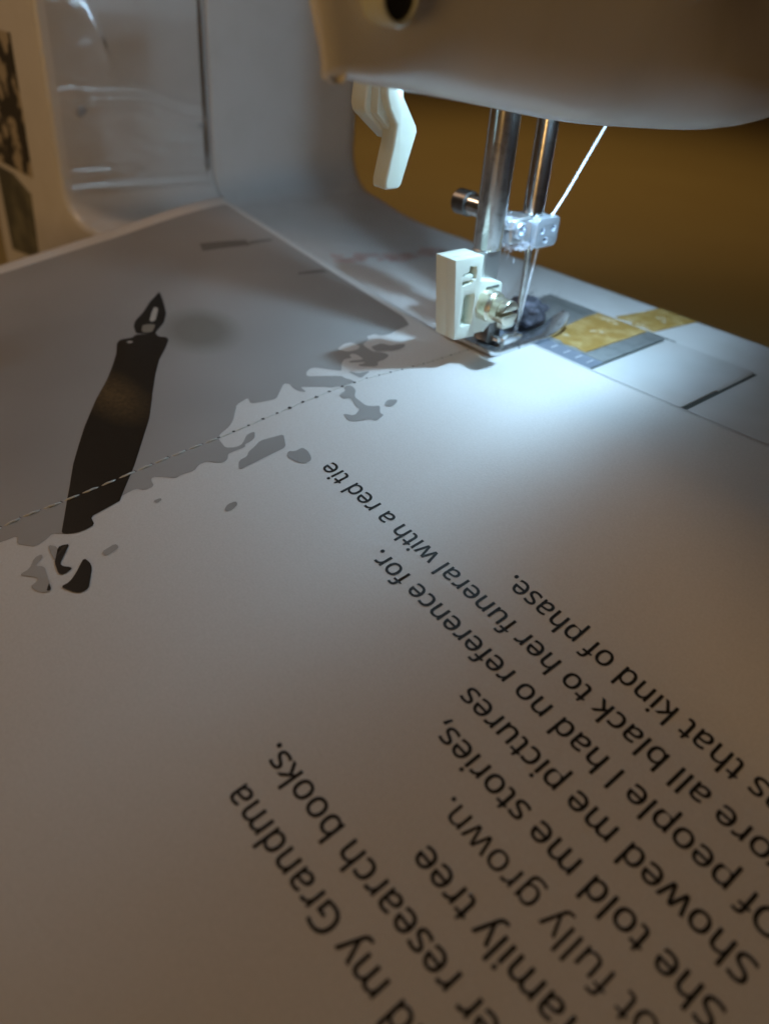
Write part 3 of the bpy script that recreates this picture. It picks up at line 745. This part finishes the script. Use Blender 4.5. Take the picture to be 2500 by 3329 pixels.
def chaikin(P, r=.22, most=.55):
    # round the corners a little, never by more than half a millimetre
    out = []
    for a, b in zip(P, P[1:] + P[:1]):
        L = math.hypot(b[0] - a[0], b[1] - a[1]) or 1e-6; q = min(r, most / L)
        out.append((a[0] + (b[0] - a[0]) * q, a[1] + (b[1] - a[1]) * q)); out.append((a[0] + (b[0] - a[0]) * (1 - q), a[1] + (b[1] - a[1]) * (1 - q)))
    return out
def dedupe(P):
    out = []
    for p in P:
        if not out or math.hypot(p[0] - out[-1][0], p[1] - out[-1][1]) > .02: out.append(p)
    return out
def printed(name, polys, lift, material, parent, smooth_it=True, step=4.0):
    """flat print lying on the sheet: polygons cut to a grid and laid on its surface"""
    bm = bmesh.new()
    for P in polys:
        P = dedupe(chaikin(P) if smooth_it else P)
        f = bm.faces.new([bm.verts.new((x, y, 0)) for x, y in P]); f.normal_update(); bmesh.ops.triangulate(bm, faces=[f], ngon_method='EAR_CLIP')
    xs = [v.co.x for v in bm.verts]; ys = [v.co.y for v in bm.verts]
    for lo, hi, no in ((min(xs), max(xs), (1, 0, 0)), (min(ys), max(ys), (0, 1, 0))):
        t = math.floor(lo / step) * step + step
        while t < hi:
            bmesh.ops.bisect_plane(bm, geom=bm.verts[:] + bm.edges[:] + bm.faces[:], plane_co=(t, t, 0), plane_no=no)
            t += step
    for v in bm.verts: v.co.z = height(v.co.x, v.co.y, False) + lift + .02
    for f in bm.faces:
        if f.normal.z < 0: f.normal_flip()
    me = bpy.data.meshes.new(name); bmesh.ops.scale(bm, vec=(MM, MM, MM), verts=bm.verts)
    for f in bm.faces: f.smooth = True
    bm.to_mesh(me); bm.free(); me.materials.append(material)
    o = bpy.data.objects.new(name, me); col.objects.link(o); o.parent = parent
    return o
photo = printed('photo_print', [GREY], 0.06, M_PHOTO, sheet)
photo['label'] = 'grey photograph with torn brush-stroke edge'
for P in GREY_SPOTS: printed('grey_ink_patch', [P], 0.09, M_PHOTO, sheet)
printed('unprinted_leaf', [LEAF], 0.11, M_PAPER, photo)
for P in DARK_LINES: printed('dark_photo_line', [[(x, max(y, 16.5)) for x, y in P]], 0.10, M_LINEINK, photo, False)
pen = printed('pen_print', [PEN], 0.12, M_PEN, sheet); pen['label'] = 'picture of a black pen holder'
printed('nib_print', [NIB], 0.13, M_INK, pen); printed('nib_highlight', [NIB_HI], 0.17, M_NIBPALE, pen)
printed('nib_base', [NIB_BASE], 0.17, M_NIBTONE, pen); printed('collar_glint', [GLINT], 0.17, M_NIBPALE, pen)
for P in FRAG: printed('pen_fragment', [P], 0.13, M_INK, sheet)

LINES = ["and my Grandma", "her research books.", "family tree", "not fully grown.", "She told me stories,", "Showed me pictures",
         "Of people l had no reference for.", "wore all black to her funeral with a red tie", "was that kind of phase."]
try:
    FONT = bpy.data.fonts.load(os.path.join(bpy.utils.system_resource('DATAFILES', path='fonts'), 'NotoSansHebrew-Regular.woff2'))
    FS = 1.0
except Exception:
    FONT = None; FS = 0.95
OFFS[6] += 0.07
for i, s in enumerate(LINES):
    cu = bpy.data.curves.new('tmp', 'FONT'); cu.body = s; cu.size = FS; cu.resolution_u = 3; cu.offset = 0.0 if 'g' in s else 0.007
    if FONT: cu.font = FONT
    o = bpy.data.objects.new('tmp', cu); col.objects.link(o); bpy.context.view_layer.update()
    dg = bpy.context.evaluated_depsgraph_get(); ev = o.evaluated_get(dg); me0 = ev.to_mesh()
    bm = bmesh.new(); bm.from_mesh(me0); ev.to_mesh_clear(); bpy.data.objects.remove(o); bpy.data.curves.remove(cu)
    bmesh.ops.triangulate(bm, faces=bm.faces)
    for v in bm.verts:
        a = OFFS[i] + v.co.x; b = v.co.y - LEAD * i
        x = TEXT_O[0] + TEXT_U[0] * a + TEXT_V[0] * b; y = TEXT_O[1] + TEXT_U[1] * a + TEXT_V[1] * b
        v.co = (x, y, height(x, y, False) + 0.07)
    for f in bm.faces:
        if f.normal.z < 0: f.normal_flip()
    me = bpy.data.meshes.new('text_line'); bmesh.ops.scale(bm, vec=(MM, MM, MM), verts=bm.verts)
    bm.to_mesh(me); bm.free(); me.materials.append(M_TEXTINK)
    o = bpy.data.objects.new('text_line', me); col.objects.link(o); o.parent = sheet

# the row of stitches and needle holes along the fold
HP = SEAM[:]
while HP[0][1] > 4: HP.insert(0, (HP[0][0] - .08, HP[0][1] - 3.45))
for k in range(1, 9): HP.append((HP[-1][0] + .12, HP[-1][1] + 4.2))
rs = random.Random(21)
for i, (x, y) in enumerate(HP):
    bm = bmesh.new(); b2 = []
    r = rs.uniform(.38, .58) * (.55 + .45 * sstep(35, 70, y))
    v = [bm.verts.new((x + r * rs.uniform(.8, 1.2) * math.cos(t), y + r * rs.uniform(.8, 1.3) * math.sin(t), height(x, y) + .10)) for t in [2 * math.pi * k / 10 for k in range(10)]]
    bm.faces.new(v)
    finish('needle_hole', bm, M_HOLE, sheet, smooth=False)
for i, (a, b) in enumerate(zip(HP, HP[1:])):
    slack = sstep(70, 110, a[1])
    pts = []
    n = 8
    for k in range(n + 1):
        t = k / n; x = a[0] + (b[0] - a[0]) * t; y = a[1] + (b[1] - a[1]) * t
        bow = math.sin(math.pi * t)
        x += (-0.55 * slack * bow * .6 - .15 * bow) + .10 * rs.uniform(-1, 1) * bow
        pts.append((x, y, height(x, y) + .10 + (.05 + .28 * slack) * bow - .30 * (1 - bow)))
    bm = bmesh.new(); tube(bm, pts, .13 + .10 * slack, 6)
    finish('stitch', bm, M_STITCH, sheet)

# ---------------------------------------------------------------- upper thread
bm = bmesh.new()
tube(bm, [(4.5, -37, 72), (4.2, -34, 61), (3.5, -28.9, 55.8), (2.6, -22.4, 49.2), (1.2, -13.6, 40.6), (0.6, -8.4, 35.9)], .34, 8)
tube(bm, [(0.6, -8.2, 36.2), (0.8, -6.6, 34), (1.6, -5.6, 28.0), (2.2, -5.7, 22), (2.9, -5.3, 12), (3.3, -4.9, 5.2), (3.5, -4.4, 3.4)], .30, 8)
o = finish('sewing_thread', bm, M_THREAD)
tag(o, 'white thread running from the head through the clamp to the needle', 'thread')

# ---------------------------------------------------------------- lint
def fluff(name, blobs, count, length, rad, material, seed):
    rd = random.Random(seed); bm = bmesh.new()
    for _ in range(count):
        c, s = blobs[rd.randrange(len(blobs))]
        p = Vector((rd.gauss(c[0], s[0]), rd.gauss(c[1], s[1]), rd.gauss(c[2], s[2])))
        d = Vector((rd.gauss(0, 1), rd.gauss(0, 1), rd.gauss(0, 1))).normalized(); e = d.cross(Vector((rd.gauss(0, 1), rd.gauss(0, 1), rd.gauss(0, 1)))).normalized()
        L = length * rd.uniform(.5, 1.3); P = [p + d * (L * t) + e * (L * .45 * math.sin(t * 2.6)) for t in (-.5, -.2, .1, .5)]
        w = d.cross(e).normalized() * rad
        vs = [(bm.verts.new(q + w), bm.verts.new(q - w)) for q in P]
        for a, b in zip(vs, vs[1:]): bm.faces.new((a[0], a[1], b[1], b[0]))
    return finish(name, bm, material, smooth=False)
o = fluff('lint_fluff', [((2.2, 7.2, 30.5), (1.2, 1.6, 1.6)), ((1.2, 4.0, 29.0), (1.2, 2.4, .7)), ((2.2, 8.6, 35.6), (1.0, 1.0, .9)), ((2.5, 1.0, 28.5), (1, 2, .6))], 900, 1.1, .04, M_FUZZ, 1)
tag(o, 'pale fluffy lint caught on the needle clamp', 'lint', kind='stuff')
bm = bmesh.new(); rd = random.Random(4)
bmesh.ops.create_icosphere(bm, subdivisions=4, radius=1)
for v in bm.verts:
    n_ = v.co.normalized(); k = 1 + .32 * mnoise.noise(n_ * 2.1) + .16 * mnoise.noise(n_ * 5.3) + .07 * mnoise.noise(n_ * 12)
    v.co = Vector((7.2 + n_.x * 5.6 * k, -12.0 + n_.y * 7.4 * k, 5.0 + n_.z * 4.2 * k))
me_ = bpy.data.meshes.new('tmp'); fz = fluff('lint_hairs', [((7, -12, 5.5), (3.2, 4.4, 2.6))], 700, 2.2, .03, M_DARKFUZZ, 9)
o = finish('lint_clump', bm, M_DARKFUZZ, angle=180)
fz.parent = o; fz['kind'] = 'stuff'
tag(o, 'dark grey clump of lint between the toes of the presser foot', 'lint')
